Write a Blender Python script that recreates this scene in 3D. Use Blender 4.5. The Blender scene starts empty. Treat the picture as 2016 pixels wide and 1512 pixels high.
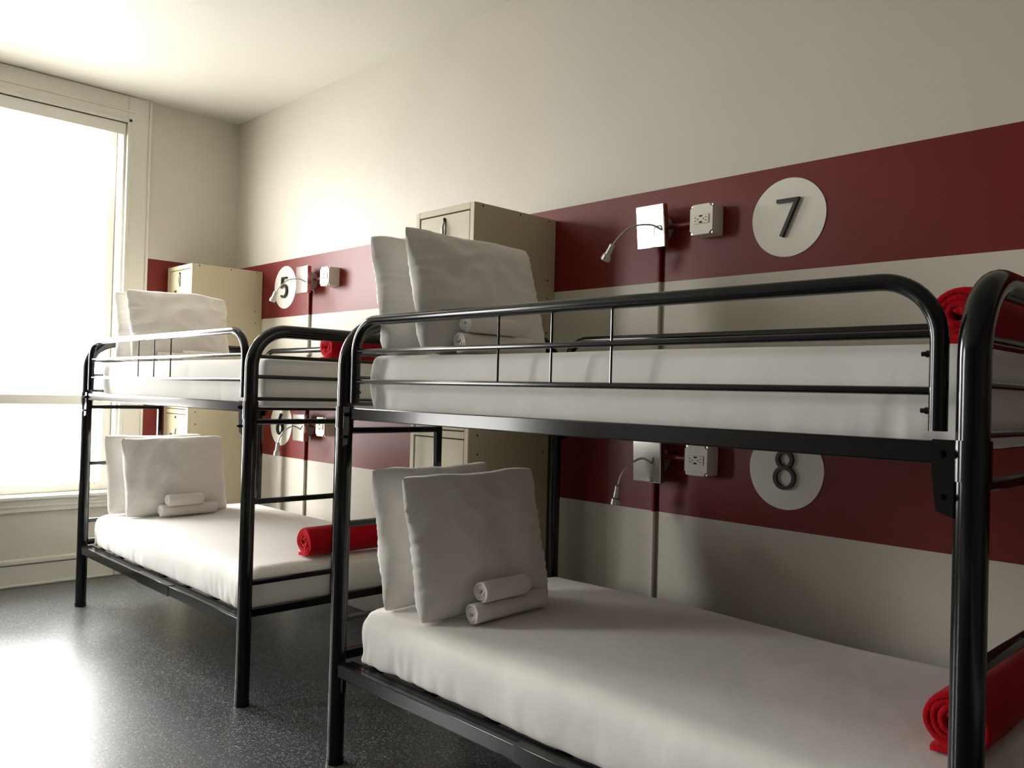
import bpy, bmesh, math, random
from mathutils import Vector, Matrix, Euler, noise
random.seed(7)
C = bpy.context.scene
col = C.collection

# ------------------------------------------------------------------ camera
cam_d = bpy.data.cameras.new('camera'); cam = bpy.data.objects.new('camera', cam_d); col.objects.link(cam)
cam_d.sensor_width = 36.0; cam_d.sensor_fit = 'HORIZONTAL'; cam_d.lens = 1644.39*36.0/2016.0
yaw, pitch, roll = 0.7722, 0.0105, 0.0268
F = Vector((math.sin(yaw)*math.cos(pitch), math.cos(yaw)*math.cos(pitch), math.sin(pitch)))
R0 = Vector((math.cos(yaw), -math.sin(yaw), 0)); U0 = R0.cross(F)
R = R0*math.cos(roll)+U0*math.sin(roll); U = -R0*math.sin(roll)+U0*math.cos(roll)
M = Matrix((R, U, -F)).transposed().to_4x4(); M.translation = Vector((-2.8118, 0, 1.2843))
cam.matrix_world = M
cam_d.clip_start = 0.02
C.camera = cam

# ------------------------------------------------------------------ view + world
C.view_settings.view_transform = 'Standard'; C.view_settings.look = 'None'
C.view_settings.gamma = 1.0; C.view_settings.use_curve_mapping = False
C.view_settings.exposure = 0.12
w = bpy.data.worlds.new('sky'); C.world = w; w.use_nodes = True
nt = w.node_tree; nt.nodes.clear()
wo = nt.nodes.new('ShaderNodeOutputWorld'); bg = nt.nodes.new('ShaderNodeBackground')
tc = nt.nodes.new('ShaderNodeTexCoord'); sep = nt.nodes.new('ShaderNodeSeparateXYZ')
mr = nt.nodes.new('ShaderNodeMapRange'); mr.inputs['From Min'].default_value = -0.15; mr.inputs['From Max'].default_value = 0.15
cr = nt.nodes.new('ShaderNodeValToRGB')
cr.color_ramp.elements[0].color = (0.50, 0.50, 0.47, 1); cr.color_ramp.elements[1].color = (1.0, 0.99, 0.97, 1)
nt.links.new(tc.outputs['Generated'], sep.inputs[0]); nt.links.new(sep.outputs['Z'], mr.inputs['Value'])
nt.links.new(mr.outputs[0], cr.inputs[0]); nt.links.new(cr.outputs[0], bg.inputs['Color'])
WORLD = 27.0
bg.inputs['Strength'].default_value = WORLD
nt.links.new(bg.outputs[0], wo.inputs[0])

# dimensions of the room
YW, HC = 5.84, 3.208                       # window wall, ceiling height
XL, YB = -6.3, -1.8                        # left wall, back wall
W1 = (-2.25, -0.80, 0.565, 3.02)           # window openings: x0, x1, z0, z1
W2 = (-5.60, -4.15, 0.565, 3.02)
for k, (a, b, c, d) in enumerate((W1, W2)):   # sky portals in the two window openings
    ld = bpy.data.lights.new('window_portal', 'AREA'); ld.shape = 'RECTANGLE'; ld.size = b-a; ld.size_y = d-c
    ld.cycles.is_portal = True
    lo = bpy.data.objects.new('window_portal', ld); col.objects.link(lo)
    lo.location = ((a+b)/2, YW+0.19, (c+d)/2); lo.rotation_euler = (math.radians(-90), 0, 0)

# ------------------------------------------------------------------ materials
def mat(name, color, rough=0.5, metal=0.0, spec=0.5, coat=0.0, bump=None, var=None, sheen=0.0, coatr=0.05):
    m = bpy.data.materials.new(name); m.use_nodes = True; n = m.node_tree; b = n.nodes['Principled BSDF']
    b.inputs['Base Color'].default_value = (*color, 1); b.inputs['Roughness'].default_value = rough
    b.inputs['Metallic'].default_value = metal; b.inputs['Specular IOR Level'].default_value = spec
    b.inputs['Coat Weight'].default_value = coat; b.inputs['Coat Roughness'].default_value = coatr
    if sheen: b.inputs['Sheen Weight'].default_value = sheen; b.inputs['Sheen Roughness'].default_value = 0.4
    co = n.nodes.new('ShaderNodeTexCoord')
    if var:                                    # (scale, amount): slight mottling of the paint itself
        tx = n.nodes.new('ShaderNodeTexNoise'); tx.inputs['Scale'].default_value = var[0]; tx.inputs['Detail'].default_value = 4
        rp = n.nodes.new('ShaderNodeValToRGB')
        rp.color_ramp.elements[0].color = (*[c*(1-var[1]) for c in color], 1)
        rp.color_ramp.elements[1].color = (*[min(1, c*(1+var[1])) for c in color], 1)
        n.links.new(co.outputs['Object'], tx.inputs['Vector']); n.links.new(tx.outputs['Fac'], rp.inputs[0]); n.links.new(rp.outputs[0], b.inputs['Base Color'])
    if bump:                                   # (scale, strength, distance)
        tx = n.nodes.new('ShaderNodeTexNoise'); tx.inputs['Scale'].default_value = bump[0]; tx.inputs['Detail'].default_value = 5
        bp = n.nodes.new('ShaderNodeBump'); bp.inputs['Strength'].default_value = bump[1]; bp.inputs['Distance'].default_value = bump[2]
        n.links.new(co.outputs['Object'], tx.inputs['Vector']); n.links.new(tx.outputs['Fac'], bp.inputs['Height']); n.links.new(bp.outputs[0], b.inputs['Normal'])
    return m

def painted(name, stripes=True):
    """cream eggshell paint with two dark red bands between fixed heights"""
    m = bpy.data.materials.new(name); m.use_nodes = True; n = m.node_tree; b = n.nodes['Principled BSDF']; L = n.links
    geo = n.nodes.new('ShaderNodeNewGeometry'); sp = n.nodes.new('ShaderNodeSeparateXYZ'); L.new(geo.outputs['Position'], sp.inputs[0])
    def mth(op, a, bb):
        q = n.nodes.new('ShaderNodeMath'); q.operation = op
        for i, v in enumerate((a, bb)):
            if isinstance(v, (int, float)): q.inputs[i].default_value = v
            else: L.new(v, q.inputs[i])
        return q.outputs[0]
    def band(z0, z1): return mth('MULTIPLY', mth('GREATER_THAN', sp.outputs['Z'], z0), mth('LESS_THAN', sp.outputs['Z'], z1))
    mask = mth('MAXIMUM', band(1.7525, 2.136), band(0.817, 1.2))
    tx = n.nodes.new('ShaderNodeTexNoise'); tx.inputs['Scale'].default_value = 2.5; tx.inputs['Detail'].default_value = 6
    L.new(geo.outputs['Position'], tx.inputs['Vector'])
    def ramp(c, a):
        r = n.nodes.new('ShaderNodeValToRGB'); r.color_ramp.elements[0].position = 0.3; r.color_ramp.elements[1].position = 0.7
        r.color_ramp.elements[0].color = (*[x*(1-a) for x in c], 1); r.color_ramp.elements[1].color = (*[x*(1+a) for x in c], 1)
        L.new(tx.outputs['Fac'], r.inputs[0]); return r.outputs[0]
    mx = n.nodes.new('ShaderNodeMix'); mx.data_type = 'RGBA'
    L.new(mask, mx.inputs['Factor']); L.new(ramp(CREAM, 0.02), mx.inputs['A']); L.new(ramp(RED, 0.08), mx.inputs['B'])
    L.new(mx.outputs['Result'], b.inputs['Base Color'])
    L.new(mth('ADD', mth('MULTIPLY', mask, -0.08), 0.48), b.inputs['Roughness'])
    b.inputs['Specular IOR Level'].default_value = 0.34
    t2 = n.nodes.new('ShaderNodeTexNoise'); t2.inputs['Scale'].default_value = 9; t2.inputs['Detail'].default_value = 8
    L.new(geo.outputs['Position'], t2.inputs['Vector'])
    bp = n.nodes.new('ShaderNodeBump'); bp.inputs['Strength'].default_value = 0.25; bp.inputs['Distance'].default_value = 0.004
    L.new(t2.outputs['Fac'], bp.inputs['Height']); L.new(bp.outputs[0], b.inputs['Normal'])
    return m
CREAM = (0.585, 0.553, 0.475); RED = (0.150, 0.010, 0.008)
m_wall = painted('cream_paint_with_red_bands')
m_plain = mat('cream_paint', CREAM, 0.45, var=(2.5, 0.02), bump=(9, .25, .004))
m_backwall = mat('bounce_cut_paint', (0.13, 0.11, 0.095), 0.5, bump=(9, .25, .004))  # unseen left and back walls, colour made dark to cut bounce light
m_ceil = mat('ceiling_paint', (0.70, 0.68, 0.61), 0.6, bump=(14, .15, .003))
m_trim = mat('trim_gloss_paint', (0.66, 0.64, 0.57), 0.3, bump=(18, .15, .002))
m_black = mat('black_enamel', (0.0035, 0.0038, 0.0045), 0.15, spec=0.36, coat=0.1, bump=(55, .05, .001))
m_sheet = mat('white_cotton_sheet', (0.84, 0.815, 0.775), 0.85, spec=0.25, sheen=0.15, bump=(5, .5, .012))
m_case = mat('white_pillowcase', (0.84, 0.815, 0.775), 0.85, spec=0.25, sheen=0.15, bump=(9, .6, .012))
m_towel = mat('white_terry', (0.84, 0.81, 0.77), 0.95, spec=0.1, sheen=0.4, bump=(220, .6, .003))
m_red = mat('red_fleece', (0.42, 0.006, 0.014), 0.95, spec=0.05, sheen=0.12, bump=(160, .7, .004), var=(30, .2))
m_lock = mat('beige_locker_enamel', (0.50, 0.44, 0.295), 0.38, bump=(120, .12, .001), var=(4, .03))
m_dark = mat('dark_slot', (0.012, 0.011, 0.010), 0.7)
m_chrome = mat('polished_steel', (0.72, 0.71, 0.69), 0.11, metal=1.0)
m_steel = mat('brushed_steel', (0.55, 0.54, 0.52), 0.3, metal=1.0)
m_galv = mat('galvanised_box', (0.42, 0.41, 0.38), 0.5, metal=0.4)
m_plastic = mat('ivory_plastic', (0.74, 0.71, 0.62), 0.35)
m_disc = mat('white_number_disc_paint', (0.74, 0.72, 0.64), 0.45)
m_num = mat('black_numeral', (0.006, 0.006, 0.007), 0.35)
m_lens = mat('frosted_lens', (0.7, 0.7, 0.68), 0.2)
m_blind = mat('white_blind_vinyl', (0.72, 0.70, 0.64), 0.4)
m_cord = mat('blind_cord', (0.45, 0.42, 0.36), 0.8)

def glass():
    m = bpy.data.materials.new('window_glass'); m.use_nodes = True; n = m.node_tree; n.nodes.clear()
    o = n.nodes.new('ShaderNodeOutputMaterial'); mx = n.nodes.new('ShaderNodeMixShader'); t = n.nodes.new('ShaderNodeBsdfTransparent')
    g = n.nodes.new('ShaderNodeBsdfGlossy'); g.inputs['Roughness'].default_value = 0.02; mx.inputs[0].default_value = 0.06
    n.links.new(t.outputs[0], mx.inputs[1]); n.links.new(g.outputs[0], mx.inputs[2]); n.links.new(mx.outputs[0], o.inputs[0]); return m
m_glass = glass()

def emis(name, c, s):
    m = bpy.data.materials.new(name); m.use_nodes = True; b = m.node_tree.nodes['Principled BSDF']
    b.inputs['Base Color'].default_value = (.8, .8, .75, 1); b.inputs['Emission Color'].default_value = (*c, 1); b.inputs['Emission Strength'].default_value = s
    return m
m_lampglow = emis('lit_opal_glass', (1.0, 0.88, 0.68), 7.0)

def floor_mat():
    m = bpy.data.materials.new('speckled_vinyl'); m.use_nodes = True; n = m.node_tree; b = n.nodes['Principled BSDF']; L = n.links
    co = n.nodes.new('ShaderNodeTexCoord')
    base = n.nodes.new('ShaderNodeTexNoise'); base.inputs['Scale'].default_value = 3; base.inputs['Detail'].default_value = 6; L.new(co.outputs['Object'], base.inputs['Vector'])
    r0 = n.nodes.new('ShaderNodeValToRGB'); r0.color_ramp.elements[0].color = (0.034, 0.038, 0.040, 1); r0.color_ramp.elements[1].color = (0.056, 0.061, 0.063, 1)
    L.new(base.outputs['Fac'], r0.inputs[0]); cur = r0.outputs[0]
    nz = n.nodes.new('ShaderNodeTexNoise'); nz.inputs['Scale'].default_value = 60; L.new(co.outputs['Object'], nz.inputs['Vector'])
    ad = n.nodes.new('ShaderNodeMixRGB'); ad.inputs[0].default_value = 0.012; L.new(co.outputs['Object'], ad.inputs[1]); L.new(nz.outputs['Color'], ad.inputs[2])
    for sc_, size, keep, c in ((150, 0.34, 0.60, (0.30, 0.30, 0.28)), (230, 0.34, 0.55, (0.18, 0.185, 0.18)), (105, 0.24, 0.78, (0.48, 0.48, 0.44))):
        v = n.nodes.new('ShaderNodeTexVoronoi'); v.inputs['Scale'].default_value = sc_; L.new(ad.outputs[0], v.inputs['Vector'])
        lt = n.nodes.new('ShaderNodeMath'); lt.operation = 'LESS_THAN'; lt.inputs[1].default_value = size; L.new(v.outputs['Distance'], lt.inputs[0])
        s2 = n.nodes.new('ShaderNodeSeparateColor'); L.new(v.outputs['Color'], s2.inputs[0])
        gt = n.nodes.new('ShaderNodeMath'); gt.operation = 'GREATER_THAN'; gt.inputs[1].default_value = keep; L.new(s2.outputs[0], gt.inputs[0])
        mu = n.nodes.new('ShaderNodeMath'); mu.operation = 'MULTIPLY'; L.new(lt.outputs[0], mu.inputs[0]); L.new(gt.outputs[0], mu.inputs[1])
        mx = n.nodes.new('ShaderNodeMix'); mx.data_type = 'RGBA'; L.new(mu.outputs[0], mx.inputs['Factor']); L.new(cur, mx.inputs['A']); mx.inputs['B'].default_value = (*c, 1)
        cur = mx.outputs['Result']
    L.new(cur, b.inputs['Base Color'])
    r1 = n.nodes.new('ShaderNodeMapRange'); r1.inputs['To Min'].default_value = 0.24; r1.inputs['To Max'].default_value = 0.38
    L.new(base.outputs['Fac'], r1.inputs['Value']); L.new(r1.outputs[0], b.inputs['Roughness'])
    bp = n.nodes.new('ShaderNodeBump'); bp.inputs['Strength'].default_value = 0.2; bp.inputs['Distance'].default_value = 0.002
    L.new(nz.outputs['Fac'], bp.inputs['Height']); L.new(bp.outputs[0], b.inputs['Normal'])
    return m
m_floor = floor_mat()

# ------------------------------------------------------------------ helpers
KIND = set()
def obj(name, bm, m, parent=None, smooth=True, angle=35):
    if KIND == {'box'}: angle = 20
    KIND.clear()
    bmesh.ops.recalc_face_normals(bm, faces=bm.faces[:])
    me = bpy.data.meshes.new(name); bm.to_mesh(me); bm.free(); me.materials.append(m)
    if smooth:
        for p in me.polygons: p.use_smooth = True
        me.set_sharp_from_angle(angle=math.radians(angle))
    o = bpy.data.objects.new(name, me); col.objects.link(o)
    if parent: o.parent = parent
    return o
def thing(name, label, cat, loc=(0, 0, 0), rot=(0, 0, 0), group=None):
    o = bpy.data.objects.new(name, None); col.objects.link(o); o.empty_display_size = .1
    o.location = loc; o.rotation_euler = rot; o['label'] = label; o['category'] = cat
    if group: o['group'] = group
    return o
def tag(o, label, cat, group=None):
    o['label'] = label; o['category'] = cat
    if group: o['group'] = group
    return o
def struct(o, label=None):
    o['kind'] = 'structure'
    if label: o['label'] = label
    return o
def copy_tree(o, parent=None):
    c = o.copy(); col.objects.link(c)
    if parent: c.parent = parent
    for ch in [x for x in list(bpy.data.objects) if x.parent == o]: copy_tree(ch, c)
    return c
def box(bm, x0, x1, y0, y1, z0, z1, bev=0.0, seg=2):
    KIND.add('box'); r = bmesh.ops.create_cube(bm, size=1.0); vs = r['verts']
    for v in vs:
        v.co = Vector(((x0+x1)/2+v.co.x*(x1-x0), (y0+y1)/2+v.co.y*(y1-y0), (z0+z1)/2+v.co.z*(z1-z0)))
    if bev > 0:
        es = list({e for v in vs for e in v.link_edges})
        bmesh.ops.bevel(bm, geom=es, offset=bev, segments=seg, profile=0.5, affect='EDGES', clamp_overlap=True)
    return bm
def B(*a, **k): return box(bmesh.new(), *a, **k)
def fillet(pts, r, n=8):
    pts = [Vector(p) for p in pts]; out = [pts[0]]
    for i in range(1, len(pts)-1):
        a = (pts[i-1]-pts[i]); b = (pts[i+1]-pts[i]); la, lb = a.length, b.length; a.normalize(); b.normalize()
        ang = a.angle(b); t = min(r/math.tan(ang/2), la*.49, lb*.49); rr = t*math.tan(ang/2)
        c = pts[i]+(a+b).normalized()*(rr/math.sin(ang/2))
        p0 = pts[i]+a*t; p1 = pts[i]+b*t
        u = (p0-c); v = (p1-c); tot = u.angle(v)
        for k in range(n+1):
            s = k/n; out.append(c+(u*math.sin((1-s)*tot)+v*math.sin(s*tot))/math.sin(tot))
    out.append(pts[-1]); return out
def tube(bm, pts, r, seg=16, caps=True):
    KIND.add('tube'); pts = [Vector(p) for p in pts]; rings = []
    t0 = (pts[1]-pts[0]).normalized(); up = Vector((0, 0, 1)) if abs(t0.z) < .9 else Vector((1, 0, 0))
    nrm = (up-t0*up.dot(t0)).normalized()
    for i, p in enumerate(pts):
        if i == 0: t = (pts[1]-p).normalized()
        elif i == len(pts)-1: t = (p-pts[i-1]).normalized()
        else: t = ((pts[i+1]-p).normalized()+(p-pts[i-1]).normalized()).normalized()
        nrm = (nrm-t*nrm.dot(t)).normalized(); bn = t.cross(nrm); rr = r[i] if isinstance(r, (list, tuple)) else r
        rings.append([bm.verts.new(p+nrm*rr*math.cos(2*math.pi*k/seg)+bn*rr*math.sin(2*math.pi*k/seg)) for k in range(seg)])
    for a, b in zip(rings, rings[1:]):
        for k in range(seg): bm.faces.new((a[k], a[(k+1) % seg], b[(k+1) % seg], b[k]))
    if caps: bm.faces.new(rings[0]); bm.faces.new(rings[-1])
    return bm
def T(pts, r, seg=16): return tube(bmesh.new(), pts, r, seg)
def ribbon(bm, pts, wdt, dep, x0):
    """flat stroke in the y-z plane: a band along pts, from x0 to x0-dep (towards the room)"""
    P = [Vector((0, p[0], p[1])) for p in pts]; sec = []
    closed = (P[0]-P[-1]).length < 1e-6
    if closed: P = P[:-1]
    N = len(P)
    for i, p in enumerate(P):
        a = P[(i-1) % N] if (closed or i > 0) else None; b = P[(i+1) % N] if (closed or i < N-1) else None
        ta = (p-a).normalized() if a is not None else None; tb = (b-p).normalized() if b is not None else None
        t = (ta+tb).normalized() if (ta is not None and tb is not None) else (ta or tb)
        k = 1.0/max(.5, t.dot(tb if tb is not None else ta))
        s = Vector((0, -t.z, t.y))*(wdt/2*k)
        sec.append([bm.verts.new(Vector((x, 0, 0))+p+q) for x, q in ((x0, s), (x0, -s), (x0-dep, -s), (x0-dep, s))])
    rng = range(N) if closed else range(N-1)
    for i in rng:
        a, b = sec[i], sec[(i+1) % N]
        for k in range(4): bm.faces.new((a[k], a[(k+1) % 4], b[(k+1) % 4], b[k]))
    if not closed: bm.faces.new(sec[0]); bm.faces.new(sec[-1])
    return bm

# ------------------------------------------------------------------ room shell
struct(obj('floor', B(XL-.2, .2, YB-.2, YW+.25, -.12, 0), m_floor, smooth=False), 'dark grey speckled vinyl floor')
struct(obj('ceiling', B(XL-.2, .2, YB-.2, YW+.25, HC, HC+.12), m_ceil, smooth=False), 'cream ceiling')
struct(obj('wall_right', B(0, .15, YB-.2, YW+.25, 0, HC), m_wall, smooth=False), 'cream wall with two dark red bands')
struct(obj('wall_left', B(XL-.15, XL, YB, YW, 0, HC), m_backwall, smooth=False))
struct(obj('wall_back', B(XL-.15, 0, YB-.15, YB, 0, HC), m_backwall, smooth=False))
bm = bmesh.new()
ys = (YW, YW+.22)
for x0, x1, z0, z1 in ((XL, W2[0], 0, HC), (W2[1], W1[0], 0, HC), (W1[1], 0, 0, HC),
                       (W2[0], W2[1], 0, W2[2]-.02), (W2[0], W2[1], W2[3], HC), (W1[0], W1[1], 0, W1[2]-.02), (W1[0], W1[1], W1[3], HC)):
    box(bm, x0, x1, *ys, z0, z1)
struct(obj('wall_far', bm, m_wall, smooth=False), 'window wall, cream with red bands beside the casing')

def make_window(n, WW, label):
    x0, x1, z0, z1 = WW
    t = bpy.data.objects.new('window_%d' % n, None); col.objects.link(t); struct(t, label)
    bm = bmesh.new()                                   # casing: flat board with an outer lip and an inner bead
    for s, xe in ((1, x1), (-1, x0)):
        def X(a, b): return (xe+s*a, xe+s*b) if s > 0 else (xe+s*b, xe+s*a)
        box(bm, *X(.005, .155), YW-.022, YW, .0, HC-.002, .004)
        box(bm, *X(.140, .157), YW-.032, YW, .0, HC-.003, .003)
        box(bm, *X(0, .028), YW-.036, YW, z0+.0, z1+.03, .006)
    box(bm, x0-.005, x1+.005, YW-.022, YW, z1+.002, HC-.004, .004)
    box(bm, x0-.028, x1+.028, YW-.036, YW, z1+.002, z1+.03, .006)
    box(bm, x0-.05, x1+.05, YW-.03, YW, z1+.075, z1+.09, .005)
    obj('casing', bm, m_trim, t)
    bm = bmesh.new()                                   # jamb lining
    box(bm, x0, x0+.015, YW-.005, YW+.22, z0, z1); box(bm, x1-.015, x1, YW-.005, YW+.22, z0, z1); box(bm, x0+.015, x1-.015, YW, YW+.22, z1-.015, z1)
    obj('jamb', bm, m_trim, t)
    bm = bmesh.new()
    box(bm, x0-.02, x1+.02, YW-.075, YW+.20, z0-.025, z0, .008)
    obj('window_sill', bm, m_trim, t)
    bm = bmesh.new(); box(bm, x0-.0, x1+.0, YW-.03, YW, z0-.105, z0-.027, .006); box(bm, x0, x1, YW-.042, YW, z0-.075, z0-.055, .006)
    obj('apron', bm, m_trim, t)
    xi0, xi1 = x0+.016, x1-.016; zm = 1.16
    for nm, yy, a, b, rb, rt in (('upper_sash', YW+.115, zm-.03, z1-.016, .055, .05), ('lower_sash', YW+.07, z0, zm+.032, .055, .062)):
        bm = bmesh.new()
        box(bm, xi0, xi0+.052, yy, yy+.04, a, b, .005); box(bm, xi1-.052, xi1, yy, yy+.04, a, b, .005)
        box(bm, xi0+.05, xi1-.05, yy, yy+.04, a, a+rb, .005); box(bm, xi0+.05, xi1-.05, yy, yy+.04, b-rt, b, .005)
        s = obj(nm, bm, m_trim, t)
        obj('pane', B(xi0+.05, xi1-.05, yy+.018, yy+.022, a+rb-.003, b-rt+.003), m_glass, s, smooth=False)
    bm = bmesh.new()                                   # sash lock on the meeting rail
    box(bm, (x0+x1)/2-.03, (x0+x1)/2+.03, YW+.062, YW+.10, zm+.032, zm+.046, .004); tube(bm, [((x0+x1)/2, YW+.075, zm+.04), ((x0+x1)/2, YW+.075, zm+.06)], .012)
    obj('sash_lock', bm, m_steel, t)
    bm = bmesh.new()
    for dx in (.16, .36): box(bm, x1-.45+dx-.02, x1-.45+dx+.02, YW+.05, YW+.072, z0+.04, z0+.06, .004)
    obj('sash_lift', bm, m_steel, t)
    return t
make_window(1, W1, 'tall white framed window with a small lower sash, blown out by daylight')
make_window(2, W2, 'second tall window further along the window wall')

def baseboard(name, a, b, wall):
    bm = bmesh.new()
    if wall == 'far':
        box(bm, a, b, YW-.018, YW, 0, .132, .003); box(bm, a, b, YW-.030, YW, .138, .172, .008); box(bm, a, b, YW-.032, YW-.018, 0, .018, .006)
    elif wall == 'right':
        box(bm, -.018, 0, a, b, 0, .132, .003); box(bm, -.030, 0, a, b, .138, .165, .008)
    elif wall == 'left': box(bm, XL, XL+.018, a, b, 0, .15, .003)
    else: box(bm, a, b, YB, YB+.018, 0, .15, .003)
    return struct(obj(name, bm, m_trim))
baseboard('baseboard_far', W1[0]-.0, W1[1]+.0, 'far')
baseboard('baseboard_far_middle', W2[1]+.16, W1[0]-.16, 'far')
baseboard('baseboard_right', YB+.02, YW-.035, 'right')
baseboard('baseboard_left', YB+.02, YW-.035, 'left')
baseboard('baseboard_back', XL+.02, -.035, 'back')

# ------------------------------------------------------------------ venetian blind
t = thing('window_blind', 'white venetian blind with valance and thin slats at the top of the window', 'blind', (0, YW+.02, 2.94))
obj('valance', B(W1[0]+.008, W1[1]-.006, -.035, -.020, .0, .078, .004), m_blind, t)
obj('headrail', B(W1[0]+.02, W1[1]-.02, -.018, .03, .02, .07, .003), m_blind, t)
for k in range(9):
    z = -.043-.0385*k
    bm = bmesh.new(); n = 6; rows = []
    for i in range(n+1):
        yy = -.020+.045*i/n; zz = z+.003*math.sin(math.pi*i/n)+(.010*(i/n-.5))
        rows.append([bm.verts.new((x, yy, zz+dz)) for x in (W1[0]+.02, W1[1]-.024) for dz in (0, .0009)])
    for a, b in zip(rows, rows[1:]):
        bm.faces.new((a[0], a[2], b[2], b[0])); bm.faces.new((a[1], b[1], b[3], a[3])); bm.faces.new((a[0], b[0], b[1], a[1])); bm.faces.new((a[2], a[3], b[3], b[2]))
    bm.faces.new((rows[0][0], rows[0][1], rows[0][3], rows[0][2])); bm.faces.new((rows[-1][0], rows[-1][2], rows[-1][3], rows[-1][1]))
    obj('slat', bm, m_blind, t)
obj('lift_cord', T([(W1[1]-.055, -.026, .0), (W1[1]-.056, -.026, -.2), (W1[1]-.058, -.026, -.36)], .0022, 8), m_cord, t)
for xx in (W1[0]+.15, W1[1]-.13):
    obj('ladder_cord', T([(xx, -.024, .01), (xx, -.024, -.36)], .0012, 6), m_cord, t)

# ------------------------------------------------------------------ ceiling lights (flush domes)
def dome(name, x, y, label):
    t = thing(name, label, 'ceiling light', (x, y, HC), group=None)
    bm = bmesh.new(); prof = [(0, -.002), (.17, -.002), (.175, -.012), (.165, -.03), (0, -.03)]
    lathe(bm, prof); obj('base', bm, m_plastic, t)
    bm = bmesh.new(); prof = [(0, -.03)]+[(.155*math.cos(a), -.03-.085*math.sin(a)) for a in [i*math.pi/2/10 for i in range(11)]]
    lathe(bm, prof); obj('shade', bm, m_lampglow, t)
    return t
def lathe(bm, prof, seg=32, axis='z'):
    KIND.add('tube'); rings = []
    for r, z in prof:
        if r < 1e-6: rings.append([bm.verts.new((0, 0, z))])
        else: rings.append([bm.verts.new((r*math.cos(2*math.pi*k/seg), r*math.sin(2*math.pi*k/seg), z)) for k in range(seg)])
    for a, b in zip(rings, rings[1:]):
        for k in range(seg):
            q = [a[k % len(a)], a[(k+1) % len(a)], b[(k+1) % len(b)], b[k % len(b)]]
            q = list(dict.fromkeys(q))
            if len(q) > 2: bm.faces.new(q)
dome('ceiling_light', -1.75, 4.22, 'warm lit dome lamp on the ceiling near the window')

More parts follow.
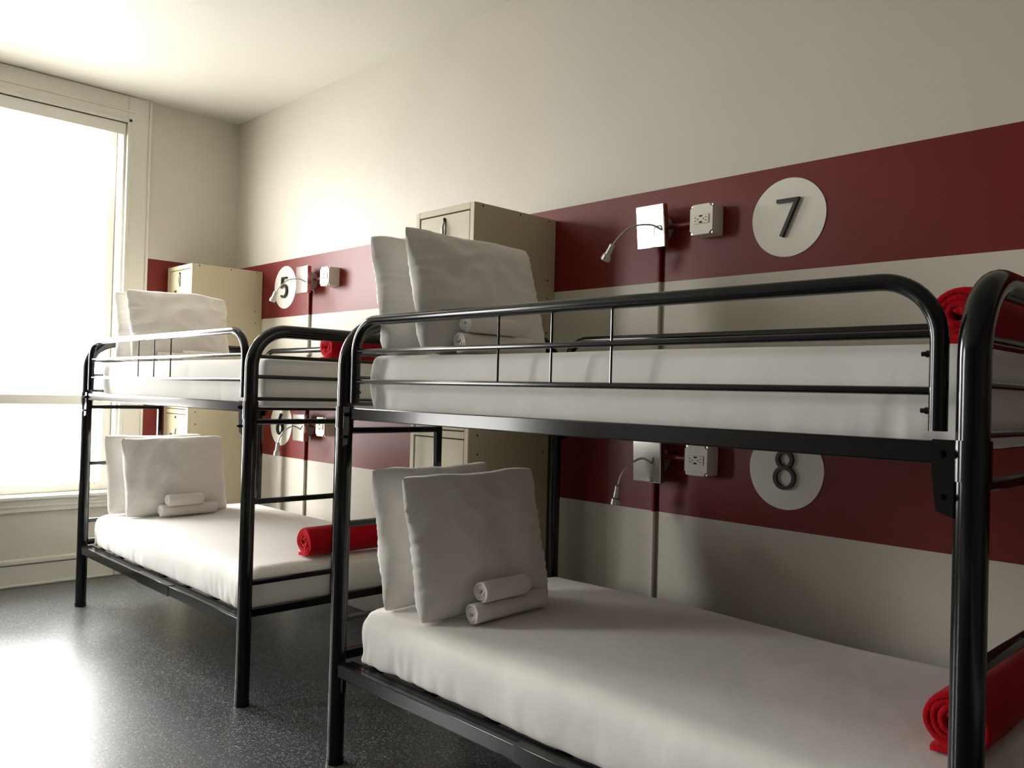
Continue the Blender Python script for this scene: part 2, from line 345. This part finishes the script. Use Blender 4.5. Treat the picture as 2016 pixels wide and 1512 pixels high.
# ------------------------------------------------------------------ bunk beds
LB = 1.98; XF = -1.213; XW = -0.145; WB = XW-XF
TOP = 1.512; PR = .0285
def bolt(parent, p, d, r=.008, l=.014):
    p = Vector(p); d = Vector(d)
    return obj('bolt', T([p, p+d*l*.5, p+d*l*.5, p+d*l], [r, r, r*.7, r*.7], 10), m_black, parent)
def make_bunk(label):
    t = thing('bunk_bed', label, 'bunk bed', (XF, 0, 0), group='black metal bunk beds')
    for e, y in ((0, 0.0), (1, LB)):                       # e=0 foot, 1 head
        s = 1 if e == 0 else -1                            # towards the inside of the bed
        for x in (0, WB):
            p = obj('post', T([(x, y, .004), (x, y, 1.168)], PR, 20), m_black, t)
            obj('foot_cap', T([(x, y, 0), (x, y, .018)], PR+.002, 20), m_black, p)
        a = obj('end_arch', T(fillet([(0, y, 1.17), (0, y, TOP), (WB, y, TOP), (WB, y, 1.17)], .15, 12), PR-.001, 20), m_black, t)
        for x in (0, WB): obj('collar', T([(x, y, 1.150), (x, y, 1.222)], PR+.0025, 20), m_black, a)
        for z in (1.405, 1.322, 1.232): obj('end_bar', T([(.01, y, z), (WB-.01, y, z)], .008, 10), m_black, t)
        obj('end_rail', B(.01, WB-.01, y-.013, y+.013, .350, .385, .004), m_black, t)
        xs = .415
        st = obj('ladder_stile', B(xs-.0125, xs+.0125, y-.0125, y+.0125, .38, 1.152, .004), m_black, t)
        for z in (1.139, .815, .487): obj('ladder_rung', B(.012, xs-.008, y-.010, y+.010, z-.011, z+.011, .005), m_black, t)
    for x in (0, WB):
        inw = 1 if x == 0 else -1
        for z0, z1, nm in ((1.178, 1.219, 'upper_side_rail'), (.301, .346, 'lower_side_rail')):
            bm = bmesh.new(); box(bm, x-.016, x+.016, PR-.004, LB-PR+.004, z0, z1, .003)
            box(bm, min(x, x+inw*.042), max(x, x+inw*.042), PR+.004, LB-PR-.004, z1-.004 if z0 < 1 else z0, z1 if z0 < 1 else z0+.004)
            rl = obj(nm, bm, m_black, t)
            if z0 < 1: obj('rail_sleeve', B(x-.019, x+.019, .72, 1.10, z0-.003, z1+.003, .003), m_black, rl)
        for y, s in ((0, 1), (LB, -1)):
            bm = bmesh.new()                               # gusset plate hooking the rail into the post
            v = [(y+s*(PR-.006), 1.222), (y+s*.060, 1.222), (y+s*.060, 1.160), (y+s*.052, 1.095), (y+s*(PR-.006), 1.085)]
            for xo in (-.021, -.0165):
                bm.faces.new([bm.verts.new((x+inw*xo, a, b)) for a, b in v])
            bm.faces.ensure_lookup_table(); f0, f1 = bm.faces[0], bm.faces[1]; bm.verts.ensure_lookup_table()
            for i in range(5):
                bm.faces.new((bm.verts[i], bm.verts[(i+1) % 5], bm.verts[5+(i+1) % 5], bm.verts[5+i]))
            g = obj('gusset', bm, m_black, t, smooth=False)
            bolt(g, (x-inw*.021, y+s*.045, 1.196), (-inw, 0, 0)); bolt(g, (x-inw*.021, y+s*.042, 1.12), (-inw, 0, 0), .006)
            obj('hook_tab', B(x-.008, x+.008, y+s*PR-.004 if s > 0 else y-PR-.016, y+s*PR+.016 if s > 0 else y-PR+.004, .250, .300, .003), m_black, t)
        y0, y1 = .058, LB-.058                             # guard rail
        g = obj('guard_rail', T(fillet([(x, y0, 1.236), (x, y0, TOP), (x, y1, TOP), (x, y1, 1.236)], .11, 10), .0165, 16), m_black, t)
        for z in (1.411, 1.308): obj('guard_bar', T([(x, y0, z), (x, y1, z)], .0078, 10), m_black, g)
        for yy in ((.813, 1.014, 1.217) if x == 0 else ()): obj('guard_spindle', T([(x, yy, 1.308), (x, yy, TOP)], .0032, 8), m_black, g)
        for yb, s in ((y0, 1), (y1, -1)):
            for z in (1.375, 1.272): bolt(g, (x, yb+s*.014, z), (0, s, 0), .0065, .016)
    for k in range(7):
        y = .14+k*(LB-.28)/6
        obj('upper_slat', B(.0, WB, y-.018, y+.018, 1.1815, 1.1935, .002), m_black, t)
        obj('lower_slat', B(.02, WB-.02, y-.022, y+.022, .330, .342, .002), m_black, t)
    return t
Y1, Y3 = 0.483, 3.149
b1 = make_bunk('black metal bunk bed nearest the viewer, under the numbers 7 and 8'); b1.location.y = Y1
b2 = copy_tree(b1); b2.location.y = Y3; b2['label'] = 'black metal bunk bed farther away beside the window, with its numbers 5 and 6'

# ------------------------------------------------------------------ mattresses in fitted sheets
def smoothstep(a, b, x):
    t = max(0, min(1, (x-a)/(b-a))); return t*t*(3-2*t)
def make_mattress(w, l, h, r, seed, wr=1.0):
    bm = bmesh.new(); nx, ny, nz = 22, 110, 8
    vs = {}
    def P(i, j, k):
        key = (i, j, k)
        if key in vs: return vs[key]
        def spread(n, N, half):                     # crowd the grid towards the edges
            u = 2*n/N-1; return half*(math.copysign(1-(1-abs(u))**1.35, u))
        p = Vector((spread(i, nx, w/2), spread(j, ny, l/2), spread(k, nz, h/2)))
        rb = r if p.z > 0 else .018
        c = Vector((max(-w/2+r, min(w/2-r, p.x)), max(-l/2+r, min(l/2-r, p.y)), max(-h/2+rb, min(h/2-r, p.z))))
        if p.z <= 0 and p.z > -h/2+rb: c.z = p.z
        d = p-c
        if p.z < -h/2+rb: c.x = max(-w/2+rb, min(w/2-rb, p.x)); c.y = max(-l/2+rb, min(l/2-rb, p.y)); d = p-c
        if d.length > 1e-9:
            # superquadric corner
            m = max(abs(d.x), abs(d.y), abs(d.z)); p = c+d.normalized()*m
        q = p.copy(); nrm = d.normalized() if d.length > 1e-9 else Vector((0, 0, 1))
        side = 1-smoothstep(.0, .02, min(w/2-abs(p.x), l/2-abs(p.y)))
        if side > 0:                                # stretched vertical folds low on the sides, stronger by the corners
            corner = math.exp(-min(l/2-abs(p.y), 9)/.22)+.25
            s = p.y if abs(p.x) > w/2-.02 else p.x
            low = 1-smoothstep(-h/2, h/2*.5, p.z)
            q += nrm*(abs(noise.noise(Vector((s*20+p.z*4, seed, p.z*3))))*-.030*corner*low*wr+noise.noise(Vector((s*4, seed+3, p.z*5)))*.006*wr)
            bulge = math.cos(p.z/h*math.pi)*.010
            q += Vector((math.copysign(bulge, p.x) if abs(p.x) > w/2-.02 else 0, math.copysign(bulge, p.y) if abs(p.y) > l/2-.02 else 0, 0))
        if p.z > h/2-.02: q.z += noise.noise(Vector((p.x*2.2, p.y*1.6, seed)))*.010*wr+noise.noise(Vector((p.x*9, p.y*2.2, seed+9)))*.0028*wr+.008*math.cos(p.x/w*math.pi)*math.cos(p.y/l*math.pi)
        q.z = max(q.z, -h/2)
        vs[key] = bm.verts.new(q); return vs[key]
    for i in range(nx):
        for j in range(ny):
            for k in (0, nz): bm.faces.new((P(i, j, k), P(i+1, j, k), P(i+1, j+1, k), P(i, j+1, k)))
    for i in range(nx):
        for k in range(nz):
            for j in (0, ny): bm.faces.new((P(i, j, k), P(i+1, j, k), P(i+1, j, k+1), P(i, j, k+1)))
    for j in range(ny):
        for k in range(nz):
            for i in (0, nx): bm.faces.new((P(i, j, k), P(i, j+1, k), P(i, j+1, k+1), P(i, j, k+1)))
    o = obj('mattress', bm, m_sheet, angle=80)
    sd = o.modifiers.new('smooth', 'SUBSURF'); sd.levels = 1; sd.render_levels = 1
    return o
MX0, MX1 = -1.142, -.195
for lab, yb, z0, z1, seed, r in (('white sheeted mattress on the upper bunk nearest the viewer', Y1, 1.195, 1.400, 1, .022),
                              ('large white sheeted mattress on the lower bunk nearest the viewer', Y1, .349, .533, 2, .055),
                              ('white sheeted mattress on the upper bunk beside the window', Y3, 1.195, 1.400, 3, .028),
                              ('sunlit white sheeted mattress on the lower bunk beside the window', Y3, .349, .533, 4, .055)):
    MX0 = -1.142 if z0 > 1 else -1.180
    o = make_mattress(MX1-MX0, 1.90 if z0 > 1 else 1.88, z1-z0, r, seed, .35 if z0 > 1 else 1.0)
    o.location = ((MX0+MX1)/2, yb+.03+(.95 if z0 > 1 else .94), (z0+z1)/2); tag(o, lab, 'mattress', 'white mattresses')

# ------------------------------------------------------------------ pillows
def make_pillow(W, H, Tk, seed, droop=0.0):
    bm = bmesh.new(); nu, nv = 60, 50; fr = {}; bk = {}
    for i in range(nu+1):
        for j in range(nv+1):
            u = 2*i/nu-1; v = 2*j/nv-1
            x = W/2*u*(1-.045*(1-v*v)-.055*(u*v)**6+.020*noise.noise(Vector((0, v*2.6, seed+math.copysign(3, u)))))
            z = H/2*v*(1-.055*(1-u*u)-.055*(u*v)**6+.026*noise.noise(Vector((u*2.6, math.copysign(3, v), seed+5))))
            e = (max(0, 1-abs(u)**2.2)*max(0, 1-abs(v)**2.4))**.54
            th = Tk/2*e*(1+.22*(-v))
            edge = min(1-abs(u), 1-abs(v))
            pk = math.exp(-edge*9)                       # gathers that run in from the seams
            g = noise.noise(Vector((v*13+u*2, seed, 1)))*(1-abs(v))**.2*math.exp(-(1-abs(u))*8)+.7*noise.noise(Vector((u*13, seed+v*2, 7)))*math.exp(-(1-abs(v))*9)
            th2 = th+e**.6*(g*.030+noise.noise(Vector((u*2.0, v*2.0, seed)))*.022+abs(noise.noise(Vector((u*1.6+v*1.2, v*2.2-u*1.4, seed+11))))*-.026)
            x -= .02*smoothstep(.2, 1, -v)*0
            z -= droop*smoothstep(.3, 1, u)*smoothstep(-.2, 1, v)
            bend = .018*math.sin(u*1.6+seed)*(v+1)/2
            on = i in (0, nu) or j in (0, nv)
            fr[i, j] = bm.verts.new((x, -th2+bend, z+H/2))
            bk[i, j] = fr[i, j] if on else bm.verts.new((x, th2+bend, z+H/2))
    for i in range(nu):
        for j in range(nv):
            bm.faces.new((fr[i, j], fr[i+1, j], fr[i+1, j+1], fr[i, j+1]))
            bm.faces.new((bk[i, j], bk[i, j+1], bk[i+1, j+1], bk[i+1, j]))
    o = obj('pillow', bm, m_case, angle=180)
    return o
PIL = [  # x, y (bottom centre), z, lean deg, yaw deg, tilt deg, W, H, label, droop
    (-.888, 2.140, 1.402, 14, -2, -2, .585, .445, 'plump white pillow in front on the upper bunk nearest the viewer', 0.02),
    (-.903, 2.290, 1.402, 13, 0, -1, .57, .435, 'white pillow behind another at the head of the nearest upper bunk', 0.0),
    (-.868, 2.130, .530, 14, -4, -1, .58, .495, 'shaded white pillow in front, behind towels on the nearest lower bunk', 0.0),
    (-.868, 2.285, .530, 13, -1, -1, .58, .495, 'white pillow at the back of the nearest lower bunk, against the bars', 0.0),
    (-.820, 4.795, 1.402, 13, -2, -1, .58, .44, 'white pillow in front on the upper bunk beside the window', 0.03),
    (-.840, 4.945, 1.402, 12, 0, 0, .58, .42, 'glowing white pillow behind another on the window upper bunk', 0.0),
    (-.815, 4.795, .530, 13, -3, -1, .59, .460, 'white pillow in front on the lower bunk beside the window', 0.0),
    (-.860, 4.945, .530, 12, 0, 0, .58, .47, 'white pillow behind another on the lower bunk beside the window', 0.0),
]
for n, (x, y, z, lean, yw, tl, W, H, lab, dr) in enumerate(PIL):
    o = make_pillow(W, H, .165, 3.7*n+1, dr)
    o.rotation_euler = (Matrix.Rotation(math.radians(yw), 3, 'Z') @ Matrix.Rotation(math.radians(-lean), 3, 'X') @ Matrix.Rotation(math.radians(tl), 3, 'Y')).to_euler()
    o.location = (x, y, z+.004); tag(o, lab, 'pillow', 'white pillows')

# ------------------------------------------------------------------ rolled towels and blankets
def make_roll(name, m, r, length, th, turns, tail=0.0, seed=0):
    """cloth rolled along +x, resting on z=0, spiral ends"""
    bm = bmesh.new(); n = int(turns*26); cl = []
    r_in = max(th*.6, r-th*turns*1.02)
    for i in range(n+1):
        s = i/n; a = -math.pi/2-.15+(s-1)*turns*2*math.pi
        rr = r_in+(r-th/2-r_in)*s
        rr *= 1+.05*noise.noise(Vector((a*.6, seed, 0)))
        cl.append(Vector((rr*math.cos(a), rr*math.sin(a)*.96)))
    if tail:
        d = Vector((1, -.05)).normalized()
        for k in range(1, 5): cl.append(cl[n]+d*tail*k/4)
    xs = [0, .004, .012, length*.25, length*.5, length*.75, length-.012, length-.004, length]
    hw = [.30, .44, .5, .5, .5, .5, .5, .44, .30]
    N = len(cl); rings = []
    for x, hh in zip(xs, hw):
        ring = []
        for i, p in enumerate(cl):
            a = cl[max(0, i-1)]; b = cl[min(N-1, i+1)]; t = (b-a).normalized(); nn = Vector((-t.y, t.x))
            wob = 1+.10*noise.noise(Vector((x*9, i*.12, seed)))
            jit = Vector((noise.noise(Vector((x*6, i*.09, seed+2))), noise.noise(Vector((x*6, i*.09, seed+8)))))*th*.25
            endj = (noise.noise(Vector((i*.25, seed, 4)))*.006 if x in (xs[0], xs[1], xs[-1], xs[-2]) else 0)
            ring.append([bm.verts.new((x+endj, (p+nn*s*th*hh*wob+jit).x, (p+nn*s*th*hh*wob+jit).y+r)) for s in (1, -1)])
        rings.append(ring)
    for A, Bq in zip(rings, rings[1:]):
        for i in range(N-1):
            for s in (0, 1): bm.faces.new((A[i][s], A[i+1][s], Bq[i+1][s], Bq[i][s]))
        for i in (0, N-1): bm.faces.new((A[i][0], A[i][1], Bq[i][1], Bq[i][0]))
    for ring in (rings[0], rings[-1]):
        for i in range(N-1): bm.faces.new((ring[i][0], ring[i+1][0], ring[i+1][1], ring[i][1]))
    zmin = min(v.co.z for v in bm.verts)
    for v in bm.verts: v.co.z -= zmin
    o = obj(name, bm, m, angle=120)
    return o
ROLL = [  # x0, y, z, yaw, tilt, r, length, label
    (-1.085, 2.045, 1.406, 1, 0, .036, .335, 'longer white rolled towel lying on the nearest upper bunk'),
    (-1.065, 2.068, 1.475, 0, 0, .031, .22, 'short white rolled towel on top of another, nearest upper bunk'),
    (-1.025, 2.025, .541, 3, 0, .036, .345, 'longer white rolled towel lying on the nearest lower bunk'),
    (-.995, 2.050, .612, 2, 0, .038, .205, 'short fat rolled towel on top of another, nearest lower bunk'),
    (-.985, 4.745, 1.406, 1, 0, .031, .20, 'thin white rolled towel at the back on the window upper bunk'),
    (-.870, 4.670, 1.406, -8, 0, .035, .22, 'white rolled towel in front on the window upper bunk'),
    (-.955, 4.705, .541, 1, 0, .036, .325, 'longer white rolled towel lying on the window lower bunk'),
    (-.925, 4.730, .612, 1, 0, .036, .20, 'short white rolled towel on top of another, window lower bunk'),
]
for n, (x, y, z, yw, tl, r, ln, lab) in enumerate(ROLL):
    o = make_roll('rolled_towel', m_towel, r, ln, .0105, 3.0, .012 if n % 2 == 0 else 0, n*2.3)
    o.rotation_euler = (0, 0, math.radians(yw)); o.location = (x, y, z); tag(o, lab, 'towel', 'white rolled towels')
BL = [
    (-.935, .600, 1.404, 0, .068, .62, 'red fleece blanket rolled up on the nearest upper bunk'),
    (-.895, .605, .540, 0, .075, .66, 'large red rolled blanket behind the nearest bed post, lower bunk'),
    (-.800, 3.270, 1.404, 0, .062, .52, 'small red rolled blanket on the upper bunk beside the window'),
    (-.885, 3.265, .540, 0, .070, .60, 'red rolled blanket with spiral end on the window lower bunk'),
]
for n, (x, y, z, yw, r, ln, lab) in enumerate(BL):
    o = make_roll('rolled_blanket', m_red, r, ln, .0165, 3.6, .055, n*1.9+20)
    o.rotation_euler = (0, 0, math.radians(yw)); o.location = (x, y, z); tag(o, lab, 'blanket', 'red rolled blankets')

# ------------------------------------------------------------------ let the soft things touch what carries them
from mathutils.bvhtree import BVHTree
bpy.context.view_layer.update()
dg = bpy.context.evaluated_depsgraph_get()
def world_geo(o):
    e = o.evaluated_get(dg); me = e.to_mesh(); mw = o.matrix_world
    v = [mw @ q.co for q in me.vertices]; f = [tuple(p.vertices) for p in me.polygons]; e.to_mesh_clear(); return v, f
GEO = {}
def geo(o):
    if o not in GEO: GEO[o] = world_geo(o)
    return GEO[o]
def moved(o, d):
    v, f = geo(o); GEO[o] = ([q+d for q in v], f); o.location = o.location+d
def tree(o): return BVHTree.FromPolygons(*geo(o))
def settle(o, supports):
    ts = [tree(q) for q in supports]; v, f = geo(o); gap = 9
    for q in v:
        for t_ in ts:
            h = t_.ray_cast(Vector((q.x, q.y, q.z+.08)), Vector((0, 0, -1)))
            if h[0] is not None: gap = min(gap, q.z-h[0].z)
    if gap < 9: moved(o, Vector((0, 0, .0012-gap)))
def clear_of(o, others, d, n=40):
    ts = [tree(q) for q in others]
    for k in range(n):
        t_ = tree(o)
        if not any(t_.overlap(q) for q in ts): return k
        moved(o, d)
    moved(o, -d*n); return n
by = {}
for o in bpy.data.objects: by.setdefault(o.name.split('.')[0], []).append(o)
mats_, pils, rolls, blk = by['mattress'], by['pillow'], by['rolled_towel'], by['rolled_blanket']
def frame_of(bed): return [q for q in bpy.data.objects if q.type == 'MESH' and (q.parent == bed or (q.parent and q.parent.parent == bed))]
fr = {0: frame_of(b1), 1: frame_of(b2)}
for n in range(4):
    m_ = mats_[n]; front, back = pils[2*n], pils[2*n+1]; big, small = rolls[2*n], rolls[2*n+1]
    settle(back, [m_]); clear_of(back, fr[n//2], Vector((0, -.004, 0))); settle(back, [m_])
    settle(front, [m_]); clear_of(front, [back], Vector((0, -.004, 0))); settle(front, [m_])
    settle(big, [m_]); clear_of(big, [front], Vector((0, -.004, 0)))
    if n == 2: settle(small, [m_]); clear_of(small, [front, big], Vector((0, -.004, 0)))
    else: clear_of(small, [front], Vector((0, -.004, 0))); settle(small, [big])
    settle(blk[n], [m_]); clear_of(blk[n], fr[n//2], Vector((0, .004, 0)))
    print('SETTLED', n, [tuple(round(c, 3) for c in q.location) for q in (front, back, big, small, blk[n])])

# ------------------------------------------------------------------ lockers
def make_locker(label):
    """front faces -x; origin at the floor, back right corner by the wall; x -.505..0, y 0..+.39"""
    D, Wd, Ht = .485, .395, 2.082
    t = thing('locker', label, 'locker', group='beige two-door lockers')
    bm = bmesh.new()
    box(bm, -D, 0, 0, .004, .06, Ht); box(bm, -D, 0, Wd-.004, Wd, .06, Ht); box(bm, -.004, 0, .004, Wd-.004, .06, Ht)
    box(bm, -D, -.004, .004, Wd-.004, Ht-.012, Ht); box(bm, -D, -.004, .004, Wd-.004, 1.094, 1.104); box(bm, -D, -.004, .004, Wd-.004, .06, .07)
    obj('body', bm, m_lock, t, smooth=False)
    bm = bmesh.new()                                                       # face frame
    for a in ((0, .026, .05, Ht), (Wd-.026, Wd, .05, Ht), (.026, Wd-.026, Ht-.028, Ht), (.026, Wd-.026, 1.084, 1.114), (.026, Wd-.026, .05, .085)):
        box(bm, -D-.016, -D, a[0], a[1], a[2], a[3], .0015, 1)
    obj('face_frame', bm, m_lock, t, smooth=False)
    bm = bmesh.new(); box(bm, -D+.03, -.02, .02, Wd-.02, 0, .06); obj('plinth', bm, m_dark, t, smooth=False)
    for z0, z1 in ((1.118, Ht-.032), (.089, 1.080)):
        d = obj('door', B(-D-.013, -D+.004, .031, Wd-.031, z0, z1, .002, 1), m_lock, t)
        zt = z1-.010
        bm = bmesh.new()                                                   # tall recessed pull with its latch
        tube(bm, [(-D-.014, Wd/2, zt-.018), (-D-.0145, Wd/2, zt-.003)], .006, 8)
        obj('latch', bm, m_dark, d)
        zh = zt-.055 if z1 > 1.5 else z1-.14
        bm = bmesh.new(); tube(bm, [(-D-.014, Wd/2, zh-.045), (-D-.022, Wd/2, zh-.02), (-D-.024, Wd/2, zh+.01), (-D-.014, Wd/2, zh+.045)], [.004, .007, .006, .003], 10)
        obj('handle', bm, m_steel, d)
        obj('handle_recess', B(-D-.0142, -D-.012, Wd/2-.012, Wd/2-.006, zh-.045, zh+.045), m_dark, d, smooth=False)
        bm = bmesh.new()
        zv = z0+.09 if z1 > 1.5 else z1-.20
        for q in range(4): box(bm, -D-.0142, -D-.012, Wd/2-.055, Wd/2+.055, zv+q*.02, zv+q*.02+.003)
        obj('vent', bm, m_dark, d, smooth=False)
        obj('number_plate', B(-D-.0155, -D-.012, Wd/2+.045, Wd/2+.085, z1-.15, z1-.13, .001, 1), m_steel, d)
    bm = bmesh.new()                                                       # rivets and holes on the side that faces the room
    for x in (-.045, -.23, -.45):
        for z in (Ht-.012, 1.80, 1.72, 1.56, 1.10, 1.02, .5):
            if x != -.23 or z > 2: tube(bm, [(x+random.uniform(-.006, .006), .001, z), (x, -.0022, z)], .0038, 8)
    obj('rivets', bm, m_dark, t)
    return t
lk = make_locker('beige metal two-door locker between the two bunk beds'); lk.location = (-.004, 2.622, 0)
lk2 = copy_tree(lk); lk2.location = (-.004, 5.412, 0); lk2['label'] = 'cream metal two-door locker in the corner beside the window'

# ------------------------------------------------------------------ reading lamps, outlets, conduit, numbers on the wall
def make_lamp(label, path, head, tilt=3.0):
    """origin on the wall at the plate centre; path/head in (x out, y, z)"""
    t = thing('wall_lamp', label, 'wall lamp', group='wall reading lamps')
    bm = bmesh.new(); lathe(bm, [(0, 0), (.054, 0), (.056, .004), (.056, .052), (.052, .056), (0, .056)], 8)
    for v in bm.verts: v.co = Vector((-v.co.z, v.co.x, v.co.y))
    obj('junction_box', bm, m_galv, t)
    bm = B(-.088, -.058, -.068, .068, -.086, .086, .003)
    bmesh.ops.rotate(bm, verts=bm.verts[:], cent=(-.07, 0, 0), matrix=Matrix.Rotation(math.radians(-tilt), 3, 'Y'))
    pl = obj('plate', bm, m_chrome, t, smooth=False)
    pts = []
    P = [Vector(p) for p in path]; P = [P[0]]+P+[P[-1]]
    for i in range(1, len(P)-2):
        for k in range(8):
            s = k/8; a, b, c, d = P[i-1:i+3]
            pts.append(.5*((2*b)+(-a+c)*s+(2*a-5*b+4*c-d)*s*s+(-a+3*b-3*c+d)*s**3))
    pts.append(P[-1])
    g = obj('gooseneck', T(pts, .0042, 10), m_steel, t)
    a, b = Vector(path[-1]), Vector(head); d = (b-a).normalized(); L = (b-a).length
    h = obj('lamp_head', T([a-d*.004, a, a+d*L*.3, a+d*L*.62, a+d*L*.7, b], [.006, .0125, .0125, .0135, .019, .0195], 20), m_steel, t)
    obj('lens', T([b-d*.002, b+d*.0015], .016, 20), m_lens, h)
    return t
UP = [(-.088, -.055, -.020), (-.120, -.025, -.002), (-.160, .034, -.008), (-.195, .062, -.045), (-.218, .085, -.085)]
UPH = (-.222, .120, -.142)
DN = [(-.088, -.030, -.010), (-.125, -.005, .010), (-.165, .030, -.020), (-.185, .050, -.060), (-.192, .058, -.100)]
DNH = (-.192, .072, -.175)
for x, (y, z, P_, H_, lab) in enumerate(((2.025, 1.968, UP, UPH, 'chrome reading lamp with glowing square plate, beside the number 7'),
                          (2.015, 1.028, DN, DNH, 'dim chrome gooseneck lamp below the near upper bunk, beside number 8'),
                          (4.735, 1.967, UP, UPH, 'grey gooseneck reading lamp overlapping the number 5'),
                          (4.725, 1.028, DN, DNH, 'gooseneck reading lamp hanging over the number 6'))):
    t = make_lamp(lab, P_, H_, (6.0, 2.0, 1.0, 1.0)[x]); t.location = (0, y, z)

def make_outlet(label):
    t = thing('outlet_box', label, 'power outlet', group='ivory outlet boxes')
    obj('box', B(-.068, 0, -.050, .050, -.058, .058, .006), m_plastic, t)
    bm = bmesh.new()                                                       # cover with scalloped corners
    a, b, c = .050, .058, .014; out = []
    for sy, sz in ((1, 1), (-1, 1), (-1, -1), (1, -1)):
        arc = [(sy*(a-c*math.cos(q)), sz*(b-c*math.sin(q))) for q in [i*math.pi/2/4 for i in range(5)]]
        # runs from (a-c, b) to (a, b-c) bulging inward
        if sy*sz > 0: arc = arc[::-1]
        out += arc
    n = len(out); f = [bm.verts.new((-.080, p[0], p[1])) for p in out]; g = [bm.verts.new((-.067, p[0], p[1])) for p in out]
    bm.faces.new(f); bm.faces.new(g)
    for i in range(n): bm.faces.new((f[i], f[(i+1) % n], g[(i+1) % n], g[i]))
    cv = obj('cover', bm, m_plastic, t, smooth=False)
    for sy, sz in ((1, 1), (-1, 1), (-1, -1), (1, -1)): obj('screw', T([(-.067, sy*.044, sz*.052), (-.074, sy*.044, sz*.052)], .005, 10), m_steel, t)
    rc = obj('receptacle', B(-.084, -.078, -.035, .035, -.0175, .0175, .002), m_plastic, t)
    bm = bmesh.new()
    for s in (-1, 1):
        for dz in (-.006, .006): box(bm, -.0848, -.0835, s*.0235-.004, s*.0235+.004, dz-.0012, dz+.0012)
        tube(bm, [(-.0835, s*.0125, 0), (-.0848, s*.0125, 0)], .0027, 8)
        box(bm, -.0848, -.0835, -.007, .007, s*.0115-.003, s*.0115+.003)
    obj('sockets', bm, m_dark, rc, smooth=False)
    return t
for y, z, lab in ((1.792, 1.968, 'ivory outlet box on the red band left of the number 7'), (1.790, 1.045, 'ivory outlet box below the near upper bunk, left of number 8'),
                  (4.478, 1.968, 'ivory outlet box right of the lamp by the number 5'), (4.478, 1.045, 'ivory outlet box right of the lamp by the number 6')):
    t = make_outlet(lab); t.location = (0, y, z)

m_pipe = m_wall
for y, yo, lab in ((2.030, 1.792, 'painted conduit up the wall to the lamp beside number 7'), (4.765, 4.478, 'painted conduit up the wall to the lamp beside number 5')):
    t = thing('conduit', lab, 'pipe', (0, y, 0), group='painted wall conduits')
    obj('riser_pipe', T([(-.010, 0, .17), (-.010, 0, 1.91)], .009, 14), m_pipe, t)
    for z in (1.968, 1.045): obj('branch_pipe', T([(-.03, -.045, z), (-.03, yo-y+.048, z)], .0105, 12), m_pipe, t)
    for z in (.3, 1.5): obj('strap', B(-.020, 0, -.025, .025, z-.008, z+.008, .002), m_pipe, t)

def arc(cy, cz, ry, rz, a0, a1, n=28): return [(cy-ry*math.cos(math.radians(a0+(a1-a0)*i/n)), cz+rz*math.sin(math.radians(a0+(a1-a0)*i/n))) for i in range(n+1)]
def digit(ch):
    bm = bmesh.new(); w_, d_ = .0125, .014
    # (y, z) relative to the sign centre; a reader sees +y on the left
    if ch == '7':
        ribbon(bm, [(.040, .060), (-.038, .060), (.020, -.070)], w_, d_, -.004)
    elif ch == '8':
        ribbon(bm, arc(0, -.028, .036, .0365, 0, 360), w_, d_, -.004); ribbon(bm, arc(0, .038, .0275, .0285, 0, 360), w_, d_+.0005, -.004)
    elif ch == '5':
        ribbon(bm, [(-.032, .062), (.024, .062), (.028, .004)]+arc(.0, -.027, .037, .038, 120-96, -0+0, 1)[:0]+[(.012, .012), (-.008, .014), (-.026, .004), (-.036, -.015), (-.036, -.035), (-.026, -.055), (-.008, -.066), (.012, -.066), (.032, -.056)], w_, d_, -.004)
    elif ch == '6':
        ribbon(bm, arc(0, -.028, .036, .0375, 0, 360), w_, d_, -.004); ribbon(bm, [(-.014, .070), (.030, -.008)], w_, d_+.0005, -.004)
    return bm
for ch, y, z in (('7', 1.475, 1.946), ('8', 1.462, 1.033), ('5', 5.095, 1.952), ('6', 5.095, 1.033)):
    t = thing('number_sign', 'white circle with the black numeral %s on the red band' % ch, 'number sign', (0, y, z), group='white numbered circles')
    bm = bmesh.new(); lathe(bm, [(0, 0), (.1430, 0), (.1430, .003), (0, .003)], 72)
    for v in bm.verts: v.co = Vector((-v.co.z, v.co.x*(1+.006*math.sin(5*math.atan2(v.co.y, v.co.x))), v.co.y))
    obj('disc', bm, m_disc, t)
    bm = digit(ch)
    if ch in '56': pass
    obj('numeral', bm, m_num, t, smooth=False)
